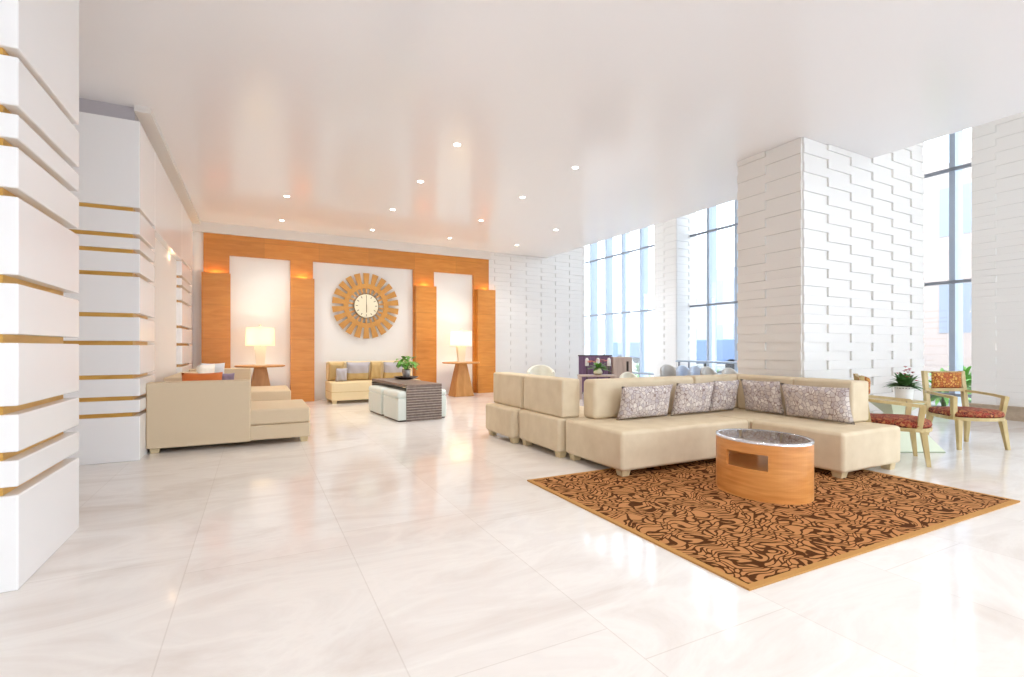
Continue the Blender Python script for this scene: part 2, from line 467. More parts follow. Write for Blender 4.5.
# unseen glazing added behind the photographer to daylight the near room
root = semp('rear_fill_window')
bm = bmesh.new()
for k in range(11): box(bm, -2.2 + 1.45 * k, -2.1 + 1.45 * k, -8.2, -8.0, 0, CZ)
for z in (.1, 2.6): box(bm, -2.2, 12.6, -8.15, -8.05, z - .04, z + .04)
struct(link('window_frame', bm, 'frame', root))
bm = bmesh.new(); box(bm, -2.1, 12.5, -8.11, -8.10, .14, CZ)
struct(link('window_glass', bm, 'glass', root))
struct(link('wall_back', B(9.2, 12.9, 19.9, 20.1, 0, 7.6), 'plaster'))

# ------------------------------------------------------------------ back wall (local frame)
WP = R(2.3)
WROOT = (-1.03, 12.9, 0)
def wl(s, n, z=0):   # wall frame -> world
    return (WROOT[0] + s * math.cos(WP) + n * math.sin(WP), WROOT[1] + s * math.sin(WP) - n * math.cos(WP), z)
def wstruct(name, bm, mat): return struct(link(name, bm, mat, None, False, WROOT, WP))
# in this frame local -y is towards the room
wstruct('wall_far', B(-.35, 7.02, .07, .4, 0, CZ - .001), 'niche')
bm = bmesh.new()
WT = 3.82
box(bm, 0, .5, 0, .2, 0, WT); box(bm, 1.76, 2.26, 0, .2, 0, WT); box(bm, 4.77, 5.35, 0, .2, 0, WT); box(bm, 6.53, 7.02, 0, .2, 0, WT)
box(bm, .5, 1.76, 0, .2, 3.36, WT); box(bm, 2.26, 4.77, 0, .2, 3.37, WT); box(bm, 5.35, 6.53, 0, .2, 3.35, WT)
wstruct('wall_wood_frame', bm, 'wood_wall')
wstruct('trim_7', B(-.35, 7.06, -.03, .2, WT + .004, CZ - .001), 'trim')
for i, (a, b) in enumerate(((-.03, .52), (1.75, 2.27), (4.79, 5.36), (6.6, 7.15))):
    root = thing('wall_box', ['orange wood uplight box on far left pilaster, beside the first table lamp',
                 'orange wood uplight box between the left lamp niche and the clock',
                 'orange wood uplight box between the clock and the right lamp niche',
                 'orange wood uplight box at the white relief wall, rightmost of the four'][i], 'wall panel', wl(0, 0), WP, 'wooden uplight boxes on the feature wall')
    zt = 2.93
    bm = bmesh.new(); t_ = .02
    box(bm, a, b, -.17, -.15, 0, zt); box(bm, a, a + t_, -.15, -.002, 0, zt); box(bm, b - t_, b, -.15, -.002, 0, zt)
    box(bm, a + t_, b - t_, -.15, -.002, 2.70, 2.72)
    link('casing', bm, 'wood_wall', root)
    bm = lathe(bmesh.new(), [(.04, 2.72), (.05, 2.76), (.045, 2.765)], 16, (a + b) / 2, -.08)
    link('uplight', bm, 'bulb', root)
    L = bpy.data.lights.new('uplight_glow', 'POINT'); L.energy = 4.5; L.color = (1, .82, .46); L.shadow_soft_size = .02
    lo = bpy.data.objects.new('uplight_glow', L); COL.objects.link(lo); lo.parent = root; lo.location = ((a + b) / 2, -.035, 2.86)
# white relief wall to the right of the wood
bm = bmesh.new()
box(bm, 7.03, 9.05, .05, .4, 0, CZ - .001); box(bm, 9.05, 10.5, .05, .4, 0, 7.55)
relief(bm, (7.03, .05, 0), (1, 0, 0), (0, -1, 0), 2.02, 0, CZ - .002, off=.2, bulge=.016)
relief(bm, (9.05, .05, 0), (1, 0, 0), (0, -1, 0), 1.45, 0, 5.6, off=.2 - 2.02 + 2.14, bulge=.016)
wstruct('wall_relief', bm, 'brick')

# ------------------------------------------------------------------ clock
def ring_sector(bm, r0, r1, a0, a1, y0, y1, n=4, mi=0):
    f0, f1 = [], []
    for y, L_ in ((y0, f0), (y1, f1)):
        for r in (r0, r1):
            L_.append([bm.verts.new((r * math.cos(a0 + (a1 - a0) * i / n), y, r * math.sin(a0 + (a1 - a0) * i / n))) for i in range(n + 1)])
    fs = []
    for i in range(n):
        for q in (f0, f1): fs.append(bm.faces.new((q[0][i], q[0][i + 1], q[1][i + 1], q[1][i])))
        for k in (0, 1): fs.append(bm.faces.new((f0[k][i], f0[k][i + 1], f1[k][i + 1], f1[k][i])))
    for i in (0, n): fs.append(bm.faces.new((f0[0][i], f0[1][i], f1[1][i], f1[0][i])))
    for f in fs: f.material_index = mi
ck = thing('sunburst_clock', 'large round gilt sunburst clock with a cream dial on the white wall', 'clock', wl(3.53, -.0, 2.345), WP)
NB = 22
bm = bmesh.new()
ring_sector(bm, .44, .56, 0, 2 * PI, -.026, .0, 88)
for k in range(NB):
    a = 2 * PI * (k + .5) / NB
    ring_sector(bm, .318, .445, a - .055, a + .055, -.022, 0, 2, 0)
link('clock_ring', bm, ['gilt', 'gilt_dark'], ck)
for k in range(NB):
    a = 2 * PI * (k + .5) / NB
    bm = bmesh.new()
    # wedge: edges nearly radial, wider outside, tilted face for relief
    v = []
    for y in (-.022, .0):
        for r, w in ((.53, .050), (.83, .078)):
            for s in (-1, 1):
                rr = Vector((math.cos(a), 0, math.sin(a))); tt = Vector((-math.sin(a), 0, math.cos(a)))
                v.append(bm.verts.new(rr * r + tt * s * w + Vector((0, y - (.004 if s > 0 and y < 0 else 0), 0))))
    for f in ((0, 1, 3, 2), (4, 6, 7, 5), (0, 2, 6, 4), (1, 5, 7, 3), (0, 4, 5, 1), (2, 3, 7, 6)): bm.faces.new([v[i] for i in f])
    link('ray', bm, 'gilt', ck)
bm = bmesh.new()
def disc_y(bm, r, y0, y1, n=48, mi=0):
    a = [bm.verts.new((r * math.cos(2 * PI * i / n), y0, r * math.sin(2 * PI * i / n))) for i in range(n)]
    b = [bm.verts.new((r * math.cos(2 * PI * i / n), y1, r * math.sin(2 * PI * i / n))) for i in range(n)]
    fs = [bm.faces.new(a), bm.faces.new(b[::-1])] + [bm.faces.new((a[i], a[(i + 1) % n], b[(i + 1) % n], b[i])) for i in range(n)]
    for f in fs: f.material_index = mi
disc_y(bm, .30, -.03, 0)
for k in range(12):
    a = k * PI / 6
    c, s_ = math.cos(a), math.sin(a)
    vs = []
    for r, w in ((.215, .008), (.265, .010)):
        for q in (-1, 1): vs.append(bm.verts.new((r * c - q * w * s_, -.032, r * s_ + q * w * c)))
    f = bm.faces.new((vs[0], vs[1], vs[3], vs[2])); f.material_index = 1
link('dial', bm, ['face', 'gilt_dark'], ck)
bm = bmesh.new(); ring_sector(bm, .30, .32, 0, 2 * PI, -.04, 0, 60); link('dial_rim', bm, 'gilt_dark', ck)
link('minute_hand', B(-.006, .006, -.040, -.035, -.04, .24), 'gilt_dark', ck)
link('hour_hand', B(-.009, .009, -.046, -.041, -.17, .03), 'gilt_dark', ck)

# ------------------------------------------------------------------ lamp tables and lamps
def lamp_table(s, label):
    t = thing('side_table', label, 'table', wl(s, .62), WP, 'round wooden tables in the lamp niches')
    link('table_top', lathe(bmesh.new(), [(.47, .862), (.5, .875), (.5, .893), (.495, .9)], 48), 'wood_side', t, True)
    bm = bmesh.new()
    a = [bm.verts.new((x * .12, y * .12, .862)) for x, y in ((-1, -1), (1, -1), (1, 1), (-1, 1))]
    b = [bm.verts.new((x * .27, y * .25, 0)) for x, y in ((-1, -1), (1, -1), (1, 1), (-1, 1))]
    bm.faces.new(a); bm.faces.new(b[::-1])
    for i in range(4): bm.faces.new((a[i], b[i], b[(i + 1) % 4], a[(i + 1) % 4]))
    bmesh.ops.bevel(bm, geom=[e for e in bm.edges], offset=.01, segments=2, affect='EDGES')
    link('pedestal_base', bm, 'wood_side', t)
    return t
def table_lamp(s, label):
    l = thing('table_lamp', label, 'lamp', wl(s, .62, .9), WP, 'glowing table lamps in the niches')
    bm = bmesh.new()
    box(bm, -.12, .12, -.07, .07, 0, .03, .006)
    leg_taper(bm, (0, 0, .42), (0, 0, .03), .24, .17, .14, .10)
    link('lamp_base', bm, 'cream_ceramic', l)
    link('neck', lathe(bmesh.new(), [(.012, .42), (.012, .80)], 12), 'metal', l)
    bm = bmesh.new()
    lathe(bm, [(.29, .43), (.28, .82)], 48, cap=False); lathe(bm, [(.284, .432), (.274, .818)], 48, cap=False)
    link('lamp_shade', bm, 'shade', l, True)
    link('finial', lathe(bmesh.new(), [(.008, .80), (.008, .85), (.022, .865), (.022, .885), (.006, .90)], 12), 'cream_ceramic', l, True)
    link('light_bulb', lathe(bmesh.new(), [(.015, .54), (.035, .59), (.035, .63), (.01, .67)], 12, .05), 'bulb', l, True)
    for dx in (0,):
        L = bpy.data.lights.new('lamp_glow', 'POINT'); L.energy = 11; L.color = (1, .87, .66); L.shadow_soft_size = .06
        lo = bpy.data.objects.new('lamp_glow', L); COL.objects.link(lo); lo.parent = l; lo.location = (-.05, 0, .62)
lamp_table(1.09, 'round wooden table under the left lamp, behind the sectional sofa')
lamp_table(5.88, 'round wooden table with flared base under the right lamp')
table_lamp(1.09, 'lit cream drum-shade lamp in the niche left of the clock')
table_lamp(5.88, 'lit cream drum-shade lamp in the niche right of the clock')

# ------------------------------------------------------------------ sofa helpers
def feet(root, pts, h=.07, w=.11, mat='feet'):
    for x, y in pts:
        wx, wy = x + root.location.x, y + root.location.y
        on = 2.34 < wx < 5.70 and 1.80 < wy < 4.26
        bm = leg_taper(bmesh.new(), (x, y, h + .01), (x, y, .0128 if on else 0), w, w * .75)
        link('leg', bm, mat, root)

def sofa_unit(name, label, group, org, base, feetpts, fab, base_z=(.07, .465), backs=(), seams=(), cushion=None, bev=.04):
    r = thing(name, label, 'sofa', org, 0, group)
    x0, x1, y0, y1 = base
    bm = B(x0, x1, y0, y1, base_z[0], base_z[1], bev, 4)
    link('seat', bm, fab, r, True)
    for (a, b, c, d, e, f, bv) in backs:
        link('backrest', B(a, b, c, d, e, f, bv, 5), fab, r, True)
    feet(r, feetpts)
    return r
def corners(x0, x1, y0, y1, i=.09): return [(x0 + i, y0 + i), (x1 - i, y0 + i), (x0 + i, y1 - i), (x1 - i, y1 - i)]

GC = 'modules of the cream sectional around the coffee table'
ORG = (0, 0, 0)
def csofa(label, base, backs, z0=0.0):
    cx = (base[0] + base[1]) / 2; cy = (base[2] + base[3]) / 2
    bb = (base[0] - cx, base[1] - cx, base[2] - cy, base[3] - cy)
    bk = [(a - cx, b - cx, c - cy, d - cy, e, f, v) for a, b, c, d, e, f, v in backs]
    return sofa_unit('sofa_module', label, GC, (cx, cy, z0), bb, corners(*bb), 'fabric_c', backs=bk)
RZ = .012
csofa('long cream sofa section with two pebble-print pillows, its corner at the left of the rug', (3.19, 5.045, 3.88, 4.905), [(3.45, 5.045, 4.68, 4.92, .466, .92, .05)])
csofa('cream corner sofa section in the angle of the sectional', (5.05, 6.10, 3.885, 4.905), [(5.05, 6.10, 4.68, 4.92, .466, .92, .03), (5.82, 6.13, 3.885, 4.675, .466, .92, .03)])
csofa('cream sofa section at the right end, nearest the striped-print chairs'.replace('striped-print', 'red patterned'), (5.05, 6.10, 2.85, 3.88), [(5.82, 6.15, 3.19, 3.88, .466, .92, .03)])
csofa('cream sofa module with its back to the open floor, next to the long section', (3.12, 4.15, 4.93, 5.92), [(3.18, 3.44, 4.94, 5.90, .466, .92, .03)])
csofa('cream sofa module with its back to the open floor, farthest from the rug', (3.04, 4.07, 5.96, 6.84), [(3.18, 3.44, 5.96, 6.86, .466, .92, .03)])

# pebble print pillows
GP = 'pebble-print pillows on the cream sectional'
pz = .468
pillow('throw_pillow', .78, .40, .16, 'pebble', (4.05, 4.55, pz), 0, R(-14), 'pebble-print pillow at the left end of the row of five', GP)
pillow('throw_pillow', .64, .41, .15, 'pebble', (4.80, 4.54, pz), 0, R(-14), 'pebble-print pillow between the left end one and the sofa corner', GP)
pillow('throw_pillow', .46, .42, .12, 'pebble', (5.37, 4.56, pz), R(-2), R(-14), 'pebble-print pillow just left of the sofa corner', GP)
pillow('throw_pillow', .54, .43, .12, 'pebble', (5.73, 4.19, pz), R(-88), R(-14), 'pebble-print pillow just right of the sofa corner', GP)
pillow('throw_pillow', .80, .41, .14, 'pebble', (5.71, 3.50, pz), R(-91), R(-14), 'pebble-print pillow at the right end of the row of five', GP)

# ------------------------------------------------------------------ left sectional
GL = 'modules of the oatmeal sectional by the striped columns'
def lsofa(label, base, backs, seam):
    cx = (base[0] + base[1]) / 2; cy = (base[2] + base[3]) / 2
    r = thing('sofa_module', label, 'sofa', (cx, cy, 0), 0, GL)
    b = (base[0] - cx, base[1] - cx, base[2] - cy, base[3] - cy)
    link('seat', B(*b, .07, .265, .02, 3), 'fabric_l', r, True)
    link('seat_cushion', B(b[0], b[1], b[2], b[3], .268, .475, .035, 4), 'fabric_l', r, True)
    for a0, a1, c0, c1 in backs: link('backrest', B(a0 - cx, a1 - cx, c0 - cy, c1 - cy, .06, .865, .02, 3), 'fabric_l', r, True)
    feet(r, corners(*b, .08))
    return r
lsofa('oatmeal sofa section with its back to the camera, beside the second striped column', (-1.184, .67, 7.41, 8.60), [(-1.185, -.06, 7.392, 7.64)], 0)
lsofa('oatmeal sofa section along the striped columns, between the two end sections', (-1.17, -.2, 8.61, 10.49), [(-1.172, -.92, 8.615, 10.485)], 0)
lsofa('oatmeal sofa section nearest the left lamp table', (-1.17, .6, 10.5, 11.85), [(-1.172, -.1, 11.62, 11.87)], 0)
pillow('lumbar_pillow', .47, .49, .15, 'orange', (-.635, 7.74, .478), 0, R(8), 'orange satin pillow sticking up behind the oatmeal sofa back', None)
pillow('throw_pillow', .46, .52, .15, 'white_cloth', (-.88, 10.75, .478), R(62), R(-10), 'white pillow in the far corner of the oatmeal sectional', None)
pillow('throw_pillow', .42, .52, .14, 'blue_cloth', (-.76, 11.42, .478), R(4), R(-10), 'pale blue pillow behind the orange pillow', None)
pillow('throw_pillow', .24, .32, .10, 'purple_cloth', (-.50, 11.30, .478), R(6), R(-12), 'small mauve pillow right of the pale blue pillow', None)

# ------------------------------------------------------------------ bench sofa under the clock
r = thing('bench_sofa', 'cream armless bench sofa under the sunburst clock', 'sofa', (2.52, 12.5, 0), WP)
link('seat', B(-1.02, 1.1, -.48, .36, .07, .49, .03, 4), 'fabric_b', r, True)
link('seat_piping', B(-1.024, 1.104, -.484, .30, .262, .272, .003, 1), 'tan_cloth', r)
link('backrest', B(-1.0, 1.1, .18, .40, .49, .95, .05, 4), 'fabric_b', r, True)
feet(r, corners(-1.02, 1.1, -.48, .36, .08))
GB = 'pillows on the bench sofa'
bp = [(-.83, .02, .36, .46, 'tan_cloth', 'tan pillow at the left end of the bench sofa', 0), (-.74, -.20, .26, .32, 'grey_cloth', 'small grey pillow leaning on the leftmost tan pillow', 3),
      (-.33, .0, .56, .46, None, 'grey and tan pillow in the middle of the bench sofa', 0), (.10, .02, .28, .46, 'tan_cloth', 'tan pillow right of the middle of the bench sofa', 0),
      (.53, 0, .52, .45, None, 'grey and tan pillow behind the potted plant on the bench sofa', 0)]
for x, y, w, h, mt, lab, rz in bp:
    if mt:
        o = pillow('bench_pillow', w, h, .14, mt, (2.52 + x, 12.5 + y + .02, .492), WP + R(rz), R(-12), lab, GB)
    else:
        bm = pillow_bm(w, h, .15)
        for f in bm.faces:
            f.material_index = 1 if f.calc_center_median().z < h * .45 else 0
        o = link('bench_pillow', bm, ['grey_cloth', 'tan_cloth'], None, True)
        o.location = (2.52 + x, 12.5 + y + .02, .492); o.rotation_euler = (R(-12) * -1 * -1, 0, WP)
        o.rotation_euler = (Matrix.Rotation(WP, 3, 'Z') @ Matrix.Rotation(R(12), 3, 'X')).to_euler()
        tag(o, lab, 'pillow', GB)

# ------------------------------------------------------------------ slatted table with ottomans
A5 = R(5); PV = Vector((2.33, 8.56))
def tl(x, y): return (PV.x + x * math.cos(A5) - y * math.sin(A5), PV.y + x * math.sin(A5) + y * math.cos(A5), 0)
r = thing('long_table', 'dark grey-brown table with slatted end panel, holding the tray and plant', 'table', tl(.328, 1.04), A5)
TX, TY = .328, 1.04
link('table_top', B(-TX, TX, -TY, TY, .59, .64, .004, 1), 'wood_grey', r)
for sgn in (-1, 1):
    y0, y1 = (-TY, -TY + .05) if sgn < 0 else (TY - .05, TY)
    bm = B(-TX, TX, y0 + .012, y1 - .012, 0, .588)
    for f in bm.faces: f.material_index = 1
    ns = 13
    for k in range(ns):
        z = .006 + k * .045
        box(bm, -TX, TX, y0, y1, z, z + .030, .003, 1, 0)
    link('end_panel', bm, ['wood_grey', 'wood_grey_light'], r)
GO = 'white leather ottomans tucked under the slatted table'
def ottoman():
    o = thing('ottoman', '', 'ottoman', (0, 0, 0), 0, GO)
    link('seat', B(-.24, .24, -.415, .415, .40, .525, .055, 4), 'leather_w', o, True)
    link('body', B(-.235, .235, -.41, .41, .02, .41, .03, 3), 'leather_w', o, True)
    link('plinth', B(-.20, .20, -.39, .39, 0, .025), 'dark', o)
    return o
p = ottoman()
for i, (x, y, lab) in enumerate([(.085, .45, 'white leather ottoman on the left side of the slatted table, nearer the camera'), (.085, 1.40, 'white leather ottoman on the left side of the slatted table, nearer the bench sofa'),
                    (.57, .52, 'white leather ottoman peeking out right of the slatted end panel')]):
    o = p if i == 0 else copy_tree(p)
    o.location = tl(x, y); o.rotation_euler = (0, 0, A5); o['label'] = lab
t = link('serving_tray', lathe(bmesh.new(), [(.13, 0), (.20, .012), (.25, .04), (.255, .05), (.24, .045), (.19, .022), (.12, .016)], 40), 'dark', None, True, (2.76, 10.2, .641))
tag(t, 'dark round dish under the green plant on the slatted table', 'dish')

def leaf(bm, base, direction, L, w, droop=.3, n=5, mi=0):
    base = Vector(base); d = Vector(direction).normalized()
    side = d.cross(Vector((0, 0, 1)));
    if side.length < .01: side = Vector((1, 0, 0))
    side.normalize(); prev = None
    for i in range(n + 1):
        t_ = i / n
        c = base + d * L * t_ + Vector((0, 0, -droop * L * t_ * t_))
        ww = w * math.sin(PI * (.08 + .92 * t_)) ** .8 if i < n else .0005
        a = bm.verts.new(c + side * ww + Vector((0, 0, ww * .25))); m_ = bm.verts.new(c); b = bm.verts.new(c - side * ww + Vector((0, 0, ww * .25)))
        if prev:
            for q in ((prev[0], prev[1], m_, a), (prev[1], prev[2], b, m_)):
                f = bm.faces.new(q); f.material_index = mi
        prev = (a, m_, b)

def potted(name, label, loc, potprof, foliage, mat_pot, leafmat, extra=None):
    r = thing(name, label, 'plant', loc)
    link('pot', lathe(bmesh.new(), potprof, 28), mat_pot, r, True)
    zt = potprof[-1][1]
    link('soil', lathe(bmesh.new(), [(potprof[-1][0] * .97, zt - .03), (potprof[-1][0] * .97, zt + .004)], 20), 'soil', r)
    link('foliage', foliage, leafmat, r, True)
    return r
rnd = random.Random(3)
bm = bmesh.new()
for k in range(60):
    a = rnd.uniform(0, 2 * PI); e = rnd.uniform(.25, 1.4); L_ = rnd.uniform(.12, .26)
    st = Vector((math.cos(a) * math.cos(e), math.sin(a) * math.cos(e), math.sin(e)))
    tip = Vector((0, 0, .18)) + st * L_
    tube(bm, [(0, 0, .15), tip * .5 + Vector((0, 0, .09)), tip], [.004, .003, .002], 5)
    leaf(bm, tip, (st.x, st.y, rnd.uniform(-.3, .5)), rnd.uniform(.09, .14), rnd.uniform(.038, .055), .4)
potted('potted_plant', 'bushy bright green plant in a silver pot on the dark dish', (2.76, 10.2, .664), [(.055, 0), (.075, .03), (.09, .15), (.092, .17)], bm, 'metal', 'leaf')

# ------------------------------------------------------------------ rug
r = thing('area_rug', 'brown and tan swirl patterned rug with a tan border under the coffee table', 'rug', (4.02, 3.03, 0))
bm = B(-1.64, 1.64, -1.19, 1.19, 0, .012)
link('rug_field', bm, 'rug', r)
bm = bmesh.new()
for q in ((-1.68, 1.68, -1.23, -1.19), (-1.68, 1.68, 1.19, 1.23), (-1.68, -1.64, -1.19, 1.19), (1.64, 1.68, -1.19, 1.19)): box(bm, *q, 0, .0125)
link('rug_border', bm, 'rug_edge', r)

# ------------------------------------------------------------------ coffee table (oval drum)
def coffee():
    r = thing('coffee_table', 'oval honey wood drum coffee table with an inset glass top and side slot', 'coffee table', (4.04, 2.975, .0125), 0)
    A, Bq, Ht, T = .345, .415, .485, .022
    N = 96
    zs = [0, .255, .388, Ht]
    def pt(i, z, inset=0):
        th = 2 * PI * i / N
        return ((A - inset) * math.cos(th), (Bq - inset) * math.sin(th), z)
    def slot(i, j, c0):
        return j == 1 and min((i - c0) % N, (c0 - i - 1) % N) < 5.5 and ((i - c0) % N < 6 or (c0 - i - 1) % N < 6)
    c_front = int(round(N * (360 - 170) / 360)); c_back = (c_front + N // 2) % N
    bm = bmesh.new()
    out = [[bm.verts.new(pt(i, z)) for i in range(N)] for z in zs]
    inn = [[bm.verts.new(pt(i, z, T)) for i in range(N)] for z in zs]
    isslot = lambda i, j: j == 1 and (((i - c_front) % N) in [x % N for x in range(-7, 7)] or ((i - c_back) % N) in [x % N for x in range(-7, 7)])
    for j in range(3):
        for i in range(N):
            k = (i + 1) % N
            if isslot(i, j):
                bm.faces.new((out[j][i], inn[j][i], inn[j][k], out[j][k])); bm.faces.new((out[j + 1][i], out[j + 1][k], inn[j + 1][k], inn[j + 1][i]))
                for q, nb in ((i, (i - 1) % N), (k, k)):
                    if not isslot(nb, j): bm.faces.new((out[j][q], out[j + 1][q], inn[j + 1][q], inn[j][q]))
                continue
            bm.faces.new((out[j][i], out[j][k], out[j + 1][k], out[j + 1][i])); bm.faces.new((inn[j][k], inn[j][i], inn[j + 1][i], inn[j + 1][k]))
    for i in range(N):
        k = (i + 1) % N
        bm.faces.new((out[0][i], inn[0][i], inn[0][k], out[0][k])); bm.faces.new((out[3][i], out[3][k], inn[3][k], inn[3][i]))
    link('drum_body', bm, 'wood_table', r)
    bm = bmesh.new()
    lathe(bm, [(1, .24), (1, .252)], 64, sx=A - T - .001, sy=Bq - T - .001)
    link('inner_shelf', bm, 'wood_table', r)
    bm = bmesh.new(); prof = [(0, Ht - .012), (0, Ht + .008), (.028, Ht + .008), (.028, Ht - .002)]
    rings = [[bm.verts.new(pt(i, z, ins - .002)) for i in range(N)] for ins, z in prof]
    for a, b in zip(rings, rings[1:]):
        for i in range(N): bm.faces.new((a[i], a[(i + 1) % N], b[(i + 1) % N], b[i]))
    link('metal_rim', bm, 'rimmetal', r, True)
    bm = bmesh.new(); lathe(bm, [(1, Ht - .004), (1, Ht + .004)], 64, sx=A - .028, sy=Bq - .028)
    link('glass_top', bm, 'table_glass', r)
M['rimmetal'] = simple('polished_rim', (226, 226, 230), .15, .8)
coffee()

# ------------------------------------------------------------------ armchairs
GA = 'pale wood armchairs with red patterned seats'
def armchair():
    r = thing('armchair', '', 'chair', (0, 0, 0), 0, GA)
    # seat frame outline with bowed front (local front = -y)
    def outline(ins):
        pts = [(-.27 + ins, .27 - ins), (.27 - ins, .27 - ins)]
        pts = [(.25 - ins, .27 - ins)]
        n = 12
        pts += [((.31 - ins) * math.cos(t_), -.12 - (.20 - ins) * math.sin(t_)) for t_ in [PI * k / n for k in range(n + 1)]]
        pts += [(-.25 + ins, .27 - ins)]
        return pts
    link('seat_frame', prism(bmesh.new(), outline(0), .37, .41), 'wood_pale', r)
    bm = bmesh.new()
    lay = [(0.012, .41), (.0, .435), (.012, .47), (.05, .492), (.12, .50)]
    rings = [[bm.verts.new((x, y, z)) for x, y in outline(i_)] for i_, z in lay]
    for a, b in zip(rings, rings[1:]):
        for i in range(len(a)): bm.faces.new((a[i], a[(i + 1) % len(a)], b[(i + 1) % len(a)], b[i]))
    bm.faces.new(rings[0][::-1]); bm.faces.new(rings[-1])
    link('seat_cushion', bm, 'chair_print', r, True)
    for x, y in ((-.25, -.20), (.25, -.20), (-.23, .24), (.23, .24)):
        sg = 1 if x > 0 else -1
        bm = leg_taper(bmesh.new(), (x, y, .38), (x + sg * .03, y + (.05 if y > 0 else -.04), 0), .055, .034)
        link('leg', bm, 'wood_pale', r)
    # back posts, rails
    for sg in (-1, 1):
        bm = bmesh.new(); leg_taper(bm, (sg * .235, .33, .97), (sg * .235, .26, .38), .045, .05)
        link('back_post', bm, 'wood_pale', r)
        # arm: curved rail from back post to front post
        bm = bmesh.new()
        tube(bm, [(sg * .235, .30, .70), (sg * .30, .18, .69), (sg * .315, .0, .675), (sg * .30, -.20, .655)], [.024, .022, .022, .026], 4)
        leg_taper(bm, (sg * .30, -.19, .665), (sg * .275, -.16, .39), .05, .045)
        link('armrest', bm, 'wood_pale', r)
    link('back_rail', B(-.235, .235, .315, .34, .945, .965, .004, 1), 'wood_pale', r)
    link('back_rail', B(-.235, .235, .275, .31, .69, .74, .006, 1), 'wood_pale', r)
    bm = pillow_bm(.38, .22, .09, .02); bmesh.ops.translate(bm, verts=bm.verts[:], vec=(0, .275, .735))
    link('back_cushion', bm, 'chair_print_gold', r, True)
    return r
ch = armchair(); ch.location = (8.30, 3.15, 0); ch.rotation_euler = (0, 0, R(-27)); ch.scale = (1.1, 1.05, 1)
ch['label'] = 'pale wood armchair with gold back cushion, right of the flowering plant, by the window'
c2_ = copy_tree(ch); c2_.location = (6.60, 3.16, 0); c2_.rotation_euler = (0, 0, R(34.7))
c2_['label'] = 'pale wood armchair with red seat, half hidden behind the cream sofa end'

# hourglass side table
r = thing('pedestal_table', 'pale green hourglass-shaped side table under the flowering plant', 'table', (7.383, 3.527, 0), R(-27))
def frus(bm, h0, h1, z0, z1):
    a = [bm.verts.new((x * h0, y * h0, z0)) for x, y in ((-1, -1), (1, -1), (1, 1), (-1, 1))]
    b = [bm.verts.new((x * h1, y * h1, z1)) for x, y in ((-1, -1), (1, -1), (1, 1), (-1, 1))]
    bm.faces.new(a[::-1]); bm.faces.new(b)
    for i in range(4): bm.faces.new((a[i], a[(i + 1) % 4], b[(i + 1) % 4], b[i]))
bm = bmesh.new(); frus(bm, .35, .085, .015, .44); frus(bm, .085, .22, .4405, .60)
link('pedestal_base', bm, 'pedestal', r)
link('plinth', B(-.352, .352, -.352, .352, 0, .015), 'pedestal_dark', r)
link('table_top', B(-.235, .235, -.235, .235, .60, .62, .004, 1), 'wood_pale', r)
rnd = random.Random(11)
bm = bmesh.new()
for k in range(95):
    a = rnd.uniform(0, 2 * PI); e = rnd.uniform(.15, 1.45)
    leaf(bm, (rnd.uniform(-.03, .03), rnd.uniform(-.03, .03), .17), (math.cos(a) * math.cos(e), math.sin(a) * math.cos(e), math.sin(e)), rnd.uniform(.17, .30), .028, .3)
pp = potted('flowering_plant', 'red-flowered plant in a white pot beside the right armchair', (7.40, 3.43, .621), [(.085, 0), (.09, .01), (.108, .17), (.110, .18)], bm, 'ceramic', 'leaf_dark')
for k in range(14):
    bm = bmesh.new()
    a = rnd.uniform(0, 2 * PI); rr = rnd.uniform(.0, .13); z = .40 - rr * .9 + rnd.uniform(-.04, .05)
    for q in range(6):
        b_ = q * PI / 3 + a
        leaf(bm, (rr * math.cos(a), rr * math.sin(a), z), (math.cos(b_), math.sin(b_), .8), .034, .010, .2, 3)
    link('flower', bm, 'petal_red', pp)

# ------------------------------------------------------------------ lounge area by the windows
FW = Vector((.455, .8905)); RT = Vector((.8905, -.455))
def sd(s, d): p = FW * d + RT * s; return (p.x, p.y)
TH = R(-27)
def tub_chair(name, s, d, label, group, mat, w=.62, h=.82, rz=PI):
    x, y = sd(s, d)
    r = thing(name, label, 'chair', (x, y, 0), TH + rz, group)
    bm = bmesh.new(); n = 14; o, i_ = w / 2, w / 2 - .09
    ang = [PI * (-.08 + 1.16 * k / n) for k in range(n + 1)]
    rings = []
    for t_ in ang:
        hh = h - .16 * (1 - math.sin(max(0, min(PI, t_))))
        rings.append([bm.verts.new((rr * math.cos(t_), rr * math.sin(t_), z)) for rr, z in ((o, .10), (o, hh - .02), (o - .03, hh), (i_ + .03, hh), (i_, hh - .02), (i_, .10))])
    for a, b in zip(rings, rings[1:]):
        for k in range(6): bm.faces.new((a[k], a[(k + 1) % 6], b[(k + 1) % 6], b[k]))
    bm.faces.new(rings[0]); bm.faces.new(rings[-1][::-1])
    link('backrest', bm, mat, r, True)
    link('seat', lathe(bmesh.new(), [(i_, .10), (i_, .40), (i_ - .03, .43)], 28), mat, r, True)
    for a in (PI / 4, 3 * PI / 4, 5 * PI / 4, 7 * PI / 4):
        link('leg', leg_taper(bmesh.new(), (.2 * math.cos(a), .2 * math.sin(a), .12), (.22 * math.cos(a), .22 * math.sin(a), 0), .04, .028), 'dark', r)
    return r
tub_chair('tub_chair', .67, 11.6, 'pale tub chair behind the sectional, against the white relief wall', None, 'chair_pale', .66, .88, 0)
tub_chair('tub_chair', 2.95, 12.6, 'pale tub chair in front of the taupe cabinet', None, 'chair_pale', .5, .66, 0)
GT = 'lounge chairs along the far window'
